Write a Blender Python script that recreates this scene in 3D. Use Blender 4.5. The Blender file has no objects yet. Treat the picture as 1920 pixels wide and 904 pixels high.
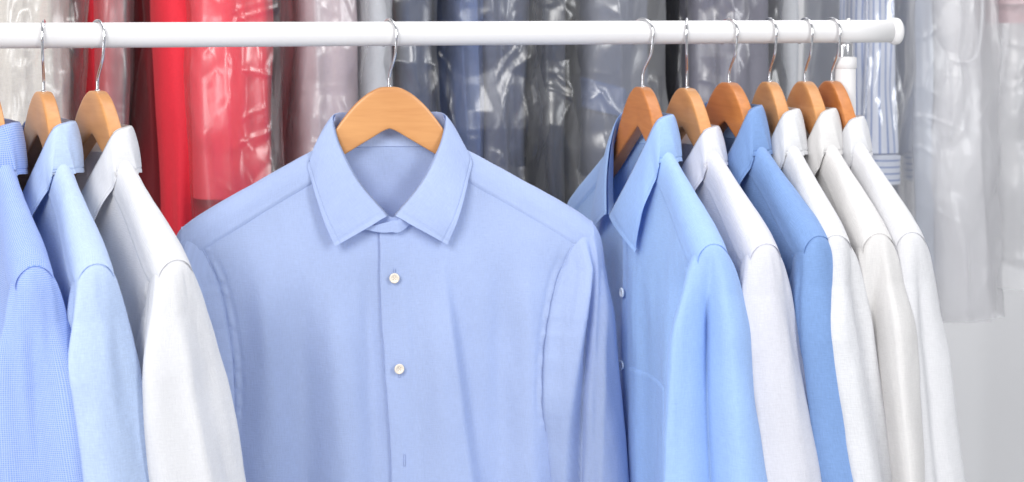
import bpy, math
import numpy as np
from mathutils import Vector, Matrix

scene = bpy.context.scene
C = scene.collection
R = math.radians

# ------------------------------------------------------------------ camera
# world: origin on the front rail, x right, y away from the camera, z up
FPX = 3400.0                      # focal length in pixels of the 1920 wide photograph
CAMZ = 0.0347
HOR = 5.0                         # horizon row of the photograph
cam_d = bpy.data.cameras.new('camera')
cam = bpy.data.objects.new('camera', cam_d); C.objects.link(cam)
cam.location = (0, -2.0, CAMZ)
cam.rotation_euler = (R(90), 0, 0)
cam_d.sensor_width = 36.0
cam_d.lens = FPX / 1920 * 36.0
cam_d.shift_y = -(452 - HOR) / 1920
cam_d.clip_end = 60
cam_d.clip_start = 0.05
cam_d.dof.use_dof = True
cam_d.dof.focus_distance = 1.90
cam_d.dof.aperture_fstop = 8.0
scene.camera = cam

# ------------------------------------------------------------------ light
world = bpy.data.worlds.new('World'); scene.world = world
world.use_nodes = True
bg = world.node_tree.nodes['Background']
bg.inputs[0].default_value = (0.93, 0.955, 1.0, 1)
bg.inputs[1].default_value = 0.49

def area(name, loc, target, sx, sy, watts, col=(1, 1, 1)):
    l = bpy.data.lights.new(name, 'AREA'); l.shape = 'RECTANGLE'
    l.size = sx; l.size_y = sy; l.energy = watts; l.color = col
    o = bpy.data.objects.new(name, l); C.objects.link(o)
    o.location = loc
    d = Vector(target) - Vector(loc)
    o.rotation_euler = d.to_track_quat('-Z', 'Y').to_euler()
    return o
area('softbox_key', (-1.25, -2.7, 1.15), (0.0, 0.0, -0.25), 1.3, 1.3, 84, (1.0, 0.985, 0.965))
area('softbox_fill', (1.7, -2.3, 0.7), (0.3, 0.1, -0.3), 0.8, 1.3, 50, (0.97, 0.985, 1.0))
area('added_fill_left', (-2.4, -1.5, 0.0), (0.2, 0.0, -0.3), 1.0, 1.0, 24, (0.98, 0.99, 1.0))  # unseen light, added to lift the shaded front of the sky blue shirt
area('softbox_top', (0.1, 0.15, 1.7), (0.1, 0.25, 0.0), 2.2, 0.9, 22, (1, 1, 1))
area('added_wall_fill', (1.1, 0.95, 1.5), (0.9, 1.55, -0.3), 1.6, 0.3, 26, (1, 1, 1))  # unseen light, added only to brighten the back wall

scene.view_settings.view_transform = 'Standard'
scene.view_settings.look = 'None'
scene.view_settings.exposure = -0.12
scene.view_settings.gamma = 1.0
scene.view_settings.use_curve_mapping = False
scene.cycles.use_denoising = True
scene.cycles.transparent_max_bounces = 24
scene.cycles.max_bounces = 10
scene.cycles.diffuse_bounces = 6

# ------------------------------------------------------------------ photo -> world
def ray(px, py):
    """direction per metre of depth"""
    return (px - 960) / FPX, -(py - HOR) / FPX
def at(px, py, D):
    a, b = ray(px, py)
    return Vector((a * D, D - 2.0, CAMZ + b * D))
def rail_depth(px):
    k = 1 / 1.905 + (1 / 2.20 - 1 / 1.905) * px / 1690.0
    return 1.0 / k
def rail_at(px):
    D = rail_depth(px)
    return Vector(((px - 960) / FPX * D, D - 2.0, 0.0))
RAIL_DIR = (rail_at(1690) - rail_at(0)).normalized()
RAIL_YAW = math.atan2(RAIL_DIR.y, RAIL_DIR.x)
def behind(px, off):
    """point on a line parallel to the rail, off metres behind it, seen at column px"""
    n = Vector((-RAIL_DIR.y, RAIL_DIR.x, 0))
    p0 = rail_at(0) + n * off + Vector((0, 2.0, 0))
    a = (px - 960) / FPX
    # (p0 + t*dir): x = a*y
    t = (a * p0.y - p0.x) / (RAIL_DIR.x - a * RAIL_DIR.y)
    p = p0 + RAIL_DIR * t
    return Vector((p.x, p.y - 2.0, 0)), p.y
def z_at(py, D):
    return CAMZ - (py - HOR) / FPX * D

# ------------------------------------------------------------------ numeric helpers
def _hash(ix, iy, seed):
    h = (ix.astype(np.int64) * 374761393 + iy.astype(np.int64) * 668265263 + seed * 1274126177) & 0x7fffffff
    h = ((h ^ (h >> 13)) * 1274126177) & 0x7fffffff
    h = h ^ (h >> 16)
    return (h & 0xffff) / 65535.0
def vnoise(x, y, seed=0):
    x, y = np.broadcast_arrays(np.asarray(x, float), np.asarray(y, float))
    ix = np.floor(x); iy = np.floor(y); fx = x - ix; fy = y - iy
    fx = fx * fx * fx * (fx * (fx * 6 - 15) + 10); fy = fy * fy * fy * (fy * (fy * 6 - 15) + 10)
    a = _hash(ix, iy, seed); b = _hash(ix + 1, iy, seed); c = _hash(ix, iy + 1, seed); d = _hash(ix + 1, iy + 1, seed)
    return (a * (1 - fx) + b * fx) * (1 - fy) + (c * (1 - fx) + d * fx) * fy
def lnoise(x, y, seed=0):
    """facetted noise: planes over a triangle lattice, sharp creases between them"""
    x, y = np.broadcast_arrays(np.asarray(x, float), np.asarray(y, float))
    ix = np.floor(x); iy = np.floor(y); fx = x - ix; fy = y - iy
    a = _hash(ix, iy, seed); b = _hash(ix + 1, iy, seed); c = _hash(ix, iy + 1, seed); d = _hash(ix + 1, iy + 1, seed)
    lo = a + (b - a) * fx + (d - b) * fy
    hi = a + (d - c) * fx + (c - a) * fy
    return np.where(fx > fy, lo, hi)
def fbm(x, y, seed=0, octv=3):
    s = 0; a = 0.5; t = 0
    for k in range(octv):
        s = s + a * (vnoise(x * 2 ** k, y * 2 ** k, seed + 17 * k) * 2 - 1); t += a; a *= 0.5
    return s / t
def sstep(x, a, b):
    t = np.clip((x - a) / (b - a), 0, 1)
    return t * t * (3 - 2 * t)
def smooth_interp(x, xs, ys):
    """monotone-ish smooth interpolation (cubic Hermite with finite differences)"""
    xs = np.asarray(xs, float); ys = np.asarray(ys, float)
    o = np.argsort(xs); xs = xs[o]; ys = ys[o]
    d = np.diff(ys) / np.diff(xs)
    m = np.empty_like(ys); m[0] = d[0]; m[-1] = d[-1]
    m[1:-1] = np.where(d[1:] * d[:-1] > 0, 2 * d[1:] * d[:-1] / (d[1:] + d[:-1] + 1e-12 * np.sign(d[1:] + d[:-1] + 1e-30)), 0)
    x = np.clip(np.asarray(x, float), xs[0], xs[-1])
    i = np.clip(np.searchsorted(xs, x) - 1, 0, len(xs) - 2)
    h = xs[i + 1] - xs[i]; t = (x - xs[i]) / h
    return ((2 * t**3 - 3 * t**2 + 1) * ys[i] + (t**3 - 2 * t**2 + t) * h * m[i]
            + (-2 * t**3 + 3 * t**2) * ys[i + 1] + (t**3 - t**2) * h * m[i + 1])
def crom(pts, n, closed=False):
    """Catmull-Rom through control points; returns n samples and parameters"""
    pts = np.asarray(pts, float); k = len(pts)
    if closed:
        tt = np.arange(n) * k / n
        P = lambda i: pts[np.mod(i, k)]
    else:
        tt = np.linspace(0, k - 1, n)
        ext = np.vstack([2 * pts[0] - pts[1], pts, 2 * pts[-1] - pts[-2]])
        P = lambda i: ext[np.clip(i + 1, 0, k + 1)]
    i = np.floor(tt).astype(int)
    if not closed: i = np.minimum(i, k - 2)
    t = (tt - i)[:, None]
    p0, p1, p2, p3 = P(i - 1), P(i), P(i + 1), P(i + 2)
    return 0.5 * ((2 * p1) + (-p0 + p2) * t + (2 * p0 - 5 * p1 + 4 * p2 - p3) * t**2 + (-p0 + 3 * p1 - 3 * p2 + p3) * t**3), tt
def crom_at(pts, tt):
    pts = np.asarray(pts, float); k = len(pts)
    ext = np.vstack([2 * pts[0] - pts[1], pts, 2 * pts[-1] - pts[-2]])
    i = np.clip(np.floor(tt).astype(int), 0, k - 2); t = (tt - i)[:, None]
    p0, p1, p2, p3 = ext[i], ext[i + 1], ext[i + 2], ext[i + 3]
    return 0.5 * ((2 * p1) + (-p0 + p2) * t + (2 * p0 - 5 * p1 + 4 * p2 - p3) * t**2 + (-p0 + 3 * p1 - 3 * p2 + p3) * t**3)
def grid_normals(P, closed=False):
    if closed:
        du = np.roll(P, -1, 1) - np.roll(P, 1, 1)
    else:
        du = np.gradient(P, axis=1)
    dv = np.gradient(P, axis=0)
    n = np.cross(du, dv)
    return n / (np.linalg.norm(n, axis=2, keepdims=True) + 1e-12)

# ------------------------------------------------------------------ object helpers
def link(name, me, mat, parent=None):
    o = bpy.data.objects.new(name, me); C.objects.link(o)
    if mat is not None: me.materials.append(mat)
    if parent is not None: o.parent = parent
    return o
def raw_mesh(name, verts, faces, smooth=True, uv=None):
    me = bpy.data.meshes.new(name)
    me.from_pydata([tuple(v) for v in verts], [], faces)
    if smooth:
        me.polygons.foreach_set('use_smooth', [True] * len(me.polygons))
    if uv is not None:
        l = me.uv_layers.new(name='UVMap')
        idx = np.empty(len(me.loops), dtype=np.int64); me.loops.foreach_get('vertex_index', idx)
        l.data.foreach_set('uv', np.asarray(uv, float)[idx].ravel())
    me.update()
    return me
def grid_faces(r, c, closed=False, base=0):
    i = np.arange(r - 1)[:, None]; cc = c if closed else c - 1
    j = np.arange(cc)[None, :]
    a = i * c + j; b = i * c + (j + 1) % c; d = (i + 1) * c + j; e = (i + 1) * c + (j + 1) % c
    return (np.stack([a, d, e, b], -1).reshape(-1, 4) + base)
def grids(name, lst, mat, parent):
    """lst of (P, uv or None, closed) joined into ONE mesh object"""
    V = []; F = []; U = []; base = 0
    for P, uv, cl in lst:
        r, c = P.shape[:2]
        V.append(P.reshape(-1, 3)); F += grid_faces(r, c, cl, base).tolist()
        if uv is None:
            uv = np.stack([P[..., 0], P[..., 2]], -1)
        U.append(uv.reshape(-1, 2)); base += r * c
    return link(name, raw_mesh(name, np.vstack(V), F, True, np.vstack(U)), mat, parent)
def arc_uv(P, closed=False):
    du = np.linalg.norm(np.diff(P, axis=1), axis=2)
    u = np.concatenate([np.zeros((P.shape[0], 1)), np.cumsum(du, 1)], 1)
    u = np.broadcast_to(u.mean(0)[None], u.shape)
    return np.stack([u, P[..., 2]], -1)
def tube(pts, rad, n=16, cap=True):
    """swept circle along a polyline: verts, faces"""
    pts = np.asarray(pts, float); m = len(pts)
    rad = np.broadcast_to(np.asarray(rad, float), (m,))
    T = np.gradient(pts, axis=0); T /= np.linalg.norm(T, axis=1, keepdims=True)
    ref = np.array([0.31, 0.9, 0.2]); 
    nrm = np.cross(T[0], ref); nrm /= np.linalg.norm(nrm)
    V = []
    for i in range(m):
        nrm = nrm - T[i] * nrm.dot(T[i]); nrm /= np.linalg.norm(nrm)
        b = np.cross(T[i], nrm)
        a = np.arange(n) * 2 * np.pi / n
        V.append(pts[i] + rad[i] * (np.cos(a)[:, None] * nrm + np.sin(a)[:, None] * b))
    V = np.vstack(V)
    F = grid_faces(m, n, True).tolist()
    if cap:
        F.append(list(range(n))); F.append(list(range((m - 1) * n, m * n))[::-1])
    return V, F
def tube_obj(name, pts, rad, mat, parent, n=16):
    V, F = tube(pts, rad, n)
    return link(name, raw_mesh(name, V, F), mat, parent)
def lathe(prof, n=32):
    """profile of (r, h) about local z"""
    prof = np.asarray(prof, float); a = np.arange(n) * 2 * np.pi / n
    P = np.stack([prof[:, 0:1] * np.cos(a), prof[:, 0:1] * np.sin(a), np.repeat(prof[:, 1:2], n, 1)], -1)
    return P.reshape(-1, 3), grid_faces(len(prof), n, True).tolist()
def empty(name, loc, rz=0.0, label=None, cat=None, group=None):
    o = bpy.data.objects.new(name, None); C.objects.link(o)
    o.empty_display_size = 0.05
    o.location = loc; o.rotation_euler = (0, 0, rz)
    tag(o, label, cat, group)
    return o
def tag(o, label=None, cat=None, group=None, kind=None):
    if label: o['label'] = label
    if cat: o['category'] = cat
    if group: o['group'] = group
    if kind: o['kind'] = kind
    return o
def copy_tree(o, parent=None):
    c = o.copy(); C.objects.link(c); c.parent = parent
    for ch in list(o.children): copy_tree(ch, c)
    return c

# ------------------------------------------------------------------ materials
def new_mat(name):
    m = bpy.data.materials.new(name); m.use_nodes = True
    nt = m.node_tree; nt.nodes.clear()
    return m, nt, nt.nodes, nt.links
def N(nodes, t, **kw):
    n = nodes.new(t)
    for k, v in kw.items():
        if k in n.inputs: n.inputs[k].default_value = v
        else: setattr(n, k, v)
    return n
def srgb(r, g, b):
    f = lambda c: (c / 255 / 12.92) if c / 255 <= 0.04045 else ((c / 255 + 0.055) / 1.055) ** 2.4
    return (f(r), f(g), f(b), 1)

def fabric(name, col, weave=0.10, wrinkle=0.25, transl=0.22, check=None, stripes=None, slub=0.0, sheen=0.15):
    m, nt, nd, lk = new_mat(name)
    uv = N(nd, 'ShaderNodeUVMap')
    # threads: two stretched noises, crossing
    def thread(sx, sy, det=2.0):
        mp = N(nd, 'ShaderNodeMapping'); mp.inputs['Scale'].default_value = (sx, sy, 1)
        lk.new(uv.outputs[0], mp.inputs[0])
        t = N(nd, 'ShaderNodeTexNoise', noise_dimensions='2D'); t.inputs['Scale'].default_value = 1.0; t.inputs['Detail'].default_value = det
        lk.new(mp.outputs[0], t.inputs['Vector'])
        return t
    ta = thread(900, 110); tb = thread(110, 900)
    add = N(nd, 'ShaderNodeMath', operation='ADD'); lk.new(ta.outputs[0], add.inputs[0]); lk.new(tb.outputs[0], add.inputs[1])
    # very soft large tone variation
    tc = thread(14, 9, 3.0)
    rng = N(nd, 'ShaderNodeMapRange'); rng.inputs['From Min'].default_value = 0.6; rng.inputs['From Max'].default_value = 1.4
    rng.inputs['To Min'].default_value = 1 - weave; rng.inputs['To Max'].default_value = 1 + weave
    lk.new(add.outputs[0], rng.inputs['Value'])
    rng2 = N(nd, 'ShaderNodeMapRange'); rng2.inputs['From Min'].default_value = 0.3; rng2.inputs['From Max'].default_value = 0.7
    rng2.inputs['To Min'].default_value = 0.97; rng2.inputs['To Max'].default_value = 1.03
    lk.new(tc.outputs[0], rng2.inputs['Value'])
    mul = N(nd, 'ShaderNodeMath', operation='MULTIPLY'); lk.new(rng.outputs[0], mul.inputs[0]); lk.new(rng2.outputs[0], mul.inputs[1])
    colnode = None
    if check or stripes:
        sep = N(nd, 'ShaderNodeSeparateXYZ'); lk.new(uv.outputs[0], sep.inputs[0])
        def lines(sock, period, duty, soft=0.12):
            a = N(nd, 'ShaderNodeMath', operation='DIVIDE'); lk.new(sock, a.inputs[0]); a.inputs[1].default_value = period
            b = N(nd, 'ShaderNodeMath', operation='FRACT'); lk.new(a.outputs[0], b.inputs[0])
            c = N(nd, 'ShaderNodeMath', operation='SUBTRACT'); lk.new(b.outputs[0], c.inputs[0]); c.inputs[1].default_value = 0.5
            d = N(nd, 'ShaderNodeMath', operation='ABSOLUTE'); lk.new(c.outputs[0], d.inputs[0])
            e = N(nd, 'ShaderNodeMapRange', interpolation_type='SMOOTHSTEP'); lk.new(d.outputs[0], e.inputs['Value'])
            e.inputs['From Min'].default_value = duty / 2 - soft / 2; e.inputs['From Max'].default_value = duty / 2 + soft / 2
            e.inputs['To Min'].default_value = 1; e.inputs['To Max'].default_value = 0
            return e
        if check:
            c2, period, duty = check
            la = lines(sep.outputs[0], period, duty, 0.3); lb = lines(sep.outputs[1], period, duty, 0.3)
            mx = N(nd, 'ShaderNodeMath', operation='MAXIMUM'); lk.new(la.outputs[0], mx.inputs[0]); lk.new(lb.outputs[0], mx.inputs[1])
        else:
            c2, period, duty, axis = stripes
            mx = lines(sep.outputs[axis], period, duty)
        mixc = N(nd, 'ShaderNodeMix', data_type='RGBA')
        mixc.inputs['A'].default_value = col; mixc.inputs['B'].default_value = c2
        lk.new(mx.outputs[0], mixc.inputs['Factor'])
        colnode = mixc.outputs['Result']
    sc = N(nd, 'ShaderNodeVectorMath', operation='SCALE')
    if colnode is not None: lk.new(colnode, sc.inputs[0])
    else: sc.inputs[0].default_value = col[:3]
    lk.new(mul.outputs[0], sc.inputs['Scale'])
    # relief: threads + soft creases left by ironing and hanging
    cr = thread(38, 16, 4.0); cr.inputs['Distortion'].default_value = 0.8
    bsum = N(nd, 'ShaderNodeMath', operation='MULTIPLY_ADD')
    lk.new(cr.outputs[0], bsum.inputs[0]); bsum.inputs[1].default_value = 9.0 * wrinkle; lk.new(add.outputs[0], bsum.inputs[2])
    bump = N(nd, 'ShaderNodeBump'); bump.inputs['Strength'].default_value = 0.50; bump.inputs['Distance'].default_value = 0.00042
    if slub > 0:
        sl = thread(260, 14, 3.0); sl2 = thread(14, 240, 3.0)
        s2 = N(nd, 'ShaderNodeMath', operation='ADD'); lk.new(sl.outputs[0], s2.inputs[0]); lk.new(sl2.outputs[0], s2.inputs[1])
        s3 = N(nd, 'ShaderNodeMath', operation='MULTIPLY_ADD'); lk.new(s2.outputs[0], s3.inputs[0]); s3.inputs[1].default_value = slub * 4; lk.new(bsum.outputs[0], s3.inputs[2])
        lk.new(s3.outputs[0], bump.inputs['Height'])
    else:
        lk.new(bsum.outputs[0], bump.inputs['Height'])
    p = N(nd, 'ShaderNodeBsdfPrincipled'); p.inputs['Roughness'].default_value = 0.66
    p.inputs['Specular IOR Level'].default_value = 0.26
    p.inputs['Sheen Weight'].default_value = sheen; p.inputs['Sheen Roughness'].default_value = 0.5
    lk.new(sc.outputs[0], p.inputs['Base Color']); lk.new(bump.outputs[0], p.inputs['Normal'])
    tr = N(nd, 'ShaderNodeBsdfTranslucent'); lk.new(sc.outputs[0], tr.inputs[0]); lk.new(bump.outputs[0], tr.inputs['Normal'])
    mix = N(nd, 'ShaderNodeMixShader'); mix.inputs[0].default_value = transl
    lk.new(p.outputs[0], mix.inputs[1]); lk.new(tr.outputs[0], mix.inputs[2])
    out = N(nd, 'ShaderNodeOutputMaterial'); lk.new(mix.outputs[0], out.inputs[0])
    return m

def wood(name, c1, c2):
    m, nt, nd, lk = new_mat(name)
    tc = N(nd, 'ShaderNodeTexCoord'); oi = N(nd, 'ShaderNodeObjectInfo')
    mp = N(nd, 'ShaderNodeMapping'); mp.inputs['Scale'].default_value = (12, 60, 130)
    addv = N(nd, 'ShaderNodeVectorMath', operation='ADD')
    lk.new(tc.outputs['Object'], addv.inputs[0]); lk.new(oi.outputs['Random'], addv.inputs[1])
    lk.new(addv.outputs[0], mp.inputs[0])
    n1 = N(nd, 'ShaderNodeTexNoise'); n1.inputs['Scale'].default_value = 1.0; n1.inputs['Detail'].default_value = 6; n1.inputs['Distortion'].default_value = 1.2
    lk.new(mp.outputs[0], n1.inputs['Vector'])
    n2 = N(nd, 'ShaderNodeTexNoise'); n2.inputs['Scale'].default_value = 14.0; lk.new(addv.outputs[0], n2.inputs['Vector'])
    mixf = N(nd, 'ShaderNodeMath', operation='MULTIPLY_ADD'); lk.new(n1.outputs[0], mixf.inputs[0]); mixf.inputs[1].default_value = 0.6
    m2 = N(nd, 'ShaderNodeMath', operation='MULTIPLY'); lk.new(n2.outputs[0], m2.inputs[0]); m2.inputs[1].default_value = 0.5
    lk.new(m2.outputs[0], mixf.inputs[2])
    rp = N(nd, 'ShaderNodeValToRGB'); rp.color_ramp.elements[0].position = 0.28; rp.color_ramp.elements[1].position = 0.82
    rp.color_ramp.elements[0].color = c1; rp.color_ramp.elements[1].color = c2
    lk.new(mixf.outputs[0], rp.inputs[0])
    p = N(nd, 'ShaderNodeBsdfPrincipled'); lk.new(rp.outputs[0], p.inputs['Base Color'])
    p.inputs['Roughness'].default_value = 0.42; p.inputs['Coat Weight'].default_value = 0.25; p.inputs['Coat Roughness'].default_value = 0.22
    b = N(nd, 'ShaderNodeBump'); b.inputs['Strength'].default_value = 0.3; b.inputs['Distance'].default_value = 0.0005
    lk.new(n1.outputs[0], b.inputs['Height']); lk.new(b.outputs[0], p.inputs['Normal'])
    out = N(nd, 'ShaderNodeOutputMaterial'); lk.new(p.outputs[0], out.inputs[0])
    return m

def plain(name, col, rough=0.5, metal=0.0, noise=0.03, scale=30, spec=0.5, transl=0):
    m, nt, nd, lk = new_mat(name)
    tc = N(nd, 'ShaderNodeTexCoord')
    n1 = N(nd, 'ShaderNodeTexNoise'); n1.inputs['Scale'].default_value = scale; n1.inputs['Detail'].default_value = 4
    lk.new(tc.outputs['Object'], n1.inputs['Vector'])
    rng = N(nd, 'ShaderNodeMapRange'); rng.inputs['From Min'].default_value = 0.3; rng.inputs['From Max'].default_value = 0.7
    rng.inputs['To Min'].default_value = 1 - noise; rng.inputs['To Max'].default_value = 1 + noise
    lk.new(n1.outputs[0], rng.inputs['Value'])
    sc = N(nd, 'ShaderNodeVectorMath', operation='SCALE'); sc.inputs[0].default_value = col[:3]; lk.new(rng.outputs[0], sc.inputs['Scale'])
    p = N(nd, 'ShaderNodeBsdfPrincipled'); lk.new(sc.outputs[0], p.inputs['Base Color'])
    p.inputs['Roughness'].default_value = rough; p.inputs['Metallic'].default_value = metal; p.inputs['Specular IOR Level'].default_value = spec
    out = N(nd, 'ShaderNodeOutputMaterial'); lk.new(p.outputs[0], out.inputs[0])
    return m

def film(name, haze=0.08, gloss=0.13, tint=(1, 1, 1, 1), rough=0.16):
    """thin clear plastic film: mostly see-through, glossy, a little milky"""
    m, nt, nd, lk = new_mat(name)
    uv = N(nd, 'ShaderNodeUVMap')
    mp = N(nd, 'ShaderNodeMapping'); mp.inputs['Scale'].default_value = (34, 20, 1)
    lk.new(uv.outputs[0], mp.inputs[0])
    n1 = N(nd, 'ShaderNodeTexNoise', noise_dimensions='2D'); n1.inputs['Scale'].default_value = 1.0; n1.inputs['Detail'].default_value = 3; n1.inputs['Distortion'].default_value = 0.9
    lk.new(mp.outputs[0], n1.inputs['Vector'])
    b = N(nd, 'ShaderNodeBump'); b.inputs['Strength'].default_value = 0.15; b.inputs['Distance'].default_value = 0.002
    lk.new(n1.outputs[0], b.inputs['Height'])
    t = N(nd, 'ShaderNodeBsdfTransparent'); t.inputs[0].default_value = tint
    g = N(nd, 'ShaderNodeBsdfGlossy'); g.inputs['Roughness'].default_value = rough; lk.new(b.outputs[0], g.inputs['Normal'])
    d = N(nd, 'ShaderNodeBsdfDiffuse'); d.inputs[0].default_value = (0.93, 0.93, 0.95, 1)
    tl = N(nd, 'ShaderNodeBsdfTranslucent'); tl.inputs[0].default_value = (0.93, 0.93, 0.95, 1)
    dm = N(nd, 'ShaderNodeMixShader'); dm.inputs[0].default_value = 0.5; lk.new(d.outputs[0], dm.inputs[1]); lk.new(tl.outputs[0], dm.inputs[2])
    lw = N(nd, 'ShaderNodeLayerWeight'); lw.inputs['Blend'].default_value = 0.25; lk.new(b.outputs[0], lw.inputs['Normal'])
    ma = N(nd, 'ShaderNodeMath', operation='MULTIPLY_ADD'); lk.new(lw.outputs['Fresnel'], ma.inputs[0]); ma.inputs[1].default_value = 0.55; ma.inputs[2].default_value = gloss
    ma.use_clamp = True
    m1 = N(nd, 'ShaderNodeMixShader'); m1.inputs[0].default_value = haze; lk.new(t.outputs[0], m1.inputs[1]); lk.new(dm.outputs[0], m1.inputs[2])
    m2 = N(nd, 'ShaderNodeMixShader'); lk.new(ma.outputs[0], m2.inputs[0]); lk.new(m1.outputs[0], m2.inputs[1]); lk.new(g.outputs[0], m2.inputs[2])
    out = N(nd, 'ShaderNodeOutputMaterial'); lk.new(m2.outputs[0], out.inputs[0])
    return m

M = {}
M['centre'] = fabric('periwinkle_cotton', (0.435, 0.530, 0.785, 1), weave=0.045, wrinkle=0.34, slub=0.03)
M['sky'] = fabric('sky_blue_poplin', (0.37, 0.55, 0.88, 1), weave=0.06, wrinkle=0.22)
M['pale'] = fabric('pale_blue_cotton', (0.50, 0.62, 0.85, 1), weave=0.08, wrinkle=0.22)
M['check'] = fabric('blue_micro_check_cotton', (0.205, 0.335, 0.74, 1), weave=0.05, wrinkle=0.22, check=((0.46, 0.57, 0.88, 1), 0.0019, 0.32))
M['mid'] = fabric('mid_blue_cotton', (0.215, 0.355, 0.655, 1), weave=0.08, wrinkle=0.22)
M['white'] = fabric('white_cotton', (0.74, 0.74, 0.765, 1), weave=0.04, wrinkle=0.42, slub=0.04)
M['lilac_white'] = fabric('cool_white_linen', (0.735, 0.735, 0.80, 1), weave=0.05, wrinkle=0.50, slub=0.25)
M['linen'] = fabric('white_linen', (0.75, 0.75, 0.77, 1), weave=0.06, wrinkle=0.8, slub=0.2)
M['cream'] = fabric('cream_white_cotton', (0.745, 0.73, 0.725, 1), weave=0.04, wrinkle=0.40, slub=0.04)
M['wood'] = wood('varnished_beech', (0.50, 0.215, 0.070, 1), (0.66, 0.325, 0.120, 1))
M['wood_dark'] = wood('varnished_beech_reddish', (0.42, 0.135, 0.032, 1), (0.60, 0.235, 0.066, 1))
M['chrome'] = plain('chromed_wire', (0.72, 0.72, 0.74, 1), 0.14, 1.0)
M['rail'] = plain('white_powder_coat', (0.67, 0.66, 0.665, 1), 0.42, 0, 0.015, 8)
M['button'] = plain('ivory_button', (0.78, 0.70, 0.59, 1), 0.25, 0, 0.06, 300)
M['clear_button'] = plain('clear_pale_button', (0.62, 0.70, 0.80, 1), 0.12, 0, 0.05, 300)
M['thread'] = plain('sewing_thread', (0.50, 0.44, 0.38, 1), 0.8)
M['thread_blue'] = plain('blue_sewing_thread', (0.37, 0.45, 0.68, 1), 0.8)
M['wall'] = plain('pale_grey_wall', (0.72, 0.72, 0.735, 1), 0.7, 0, 0.01, 2)
M['floor'] = plain('pale_floor', (0.55, 0.55, 0.55, 1), 0.5, 0, 0.03, 6)

# ------------------------------------------------------------------ setting
def box_mesh(name, x0, x1, y0, y1, z0, z1):
    v = [(x, y, z) for x in (x0, x1) for y in (y0, y1) for z in (z0, z1)]
    f = [(0, 1, 3, 2), (4, 6, 7, 5), (0, 4, 5, 1), (2, 3, 7, 6), (0, 2, 6, 4), (1, 5, 7, 3)]
    return raw_mesh(name, v, f, smooth=False)
FLOOR = -1.55
tag(link('floor', box_mesh('floor', -3.5, 3.5, -3.2, 2.0, FLOOR - 0.05, FLOOR), M['floor']), kind='structure')
tag(link('wall', box_mesh('wall', -3.5, 3.5, 1.55, 1.65, FLOOR, 1.4), M['wall']), kind='structure')

# ------------------------------------------------------------------ clothes rack
RR = 0.0136
def build_rack():
    e0 = rail_at(-420); e1 = rail_at(1673)
    root = empty('clothes_rack', (rail_at(1585).x, rail_at(1585).y, FLOOR), 0,
                 'white metal clothes rack whose capped rail carries the shirts', 'clothes rack')
    o = np.array(root.location)
    def p(*pts): return [np.array(q, float) - o for q in pts]
    a = np.array(e0); b = np.array(e1)
    tube_obj('rail', p(*[a + (b - a) * t for t in np.linspace(0, 1, 24)]), RR, M['rail'], root, 48)
    d = np.array(RAIL_DIR)
    # end cap: collar, rounded flange
    ts = [-0.003, -0.0025, -0.001, 0.0, 0.0015, 0.005, 0.0075, 0.0088, 0.0092]
    rs = [RR + .0001, RR + .0008, RR + .0012, RR + .0020, RR + .0027, RR + .0027, RR + .0020, RR + .0004, 0.004]
    tube_obj('end_cap', p(*[b + d * t for t in ts]), rs, M['rail'], root, 48)
    c = np.array(rail_at(1585)); 
    tube_obj('chrome_tube', p(c + [0, 0, -RR + 0.001], c + [0, 0, -RR - 0.003], c + [0, 0, -0.09]), [0.0085, 0.0092, 0.0092], M['chrome'], root, 32)
    zt = -0.0315
    tube_obj('post', p(c + [0, 0, zt + .0005], c + [0, 0, zt], c + [0, 0, zt - .0005], c + [0, 0, -0.75], c + [0, 0, FLOOR + 0.03]), [0.0100, 0.0122, 0.0126, 0.0126, 0.0126], M['rail'], root, 32)
    tube_obj('post_sleeve', p(c + [0, 0, zt + .0012], c + [0, 0, zt + 0.0002], c + [0, 0, zt - 0.012], c + [0, 0, zt - 0.013]), [0.0118, 0.0136, 0.0136, 0.0127], M['rail'], root, 32)
    n = np.array([-RAIL_DIR.y, RAIL_DIR.x, 0])
    def foot(c):
        zz = FLOOR + 0.022
        tube_obj('foot', p(c + n * -0.26 + [0, 0, zz - c[2]], c + n * 0.26 + [0, 0, zz - c[2]]), 0.018, M['rail'], root, 24)
    foot(c)
    c2 = np.array(rail_at(-380))
    tube_obj('post', p(c2 + [0, 0, -RR + .001], c2 + [0, 0, -0.75], c2 + [0, 0, FLOOR + 0.03]), 0.0126, M['rail'], root, 32)
    foot(c2)
    # screw head on top of the rail above the post
    sp = c + d * 0.004 + [0, 0, RR - 0.001]
    tube_obj('screw', p(sp, sp + [0, 0, 0.0022], sp + [0, 0, 0.003]), [0.0040, 0.0036, 0.0015], M['chrome'], root, 16)
build_rack()

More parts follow.
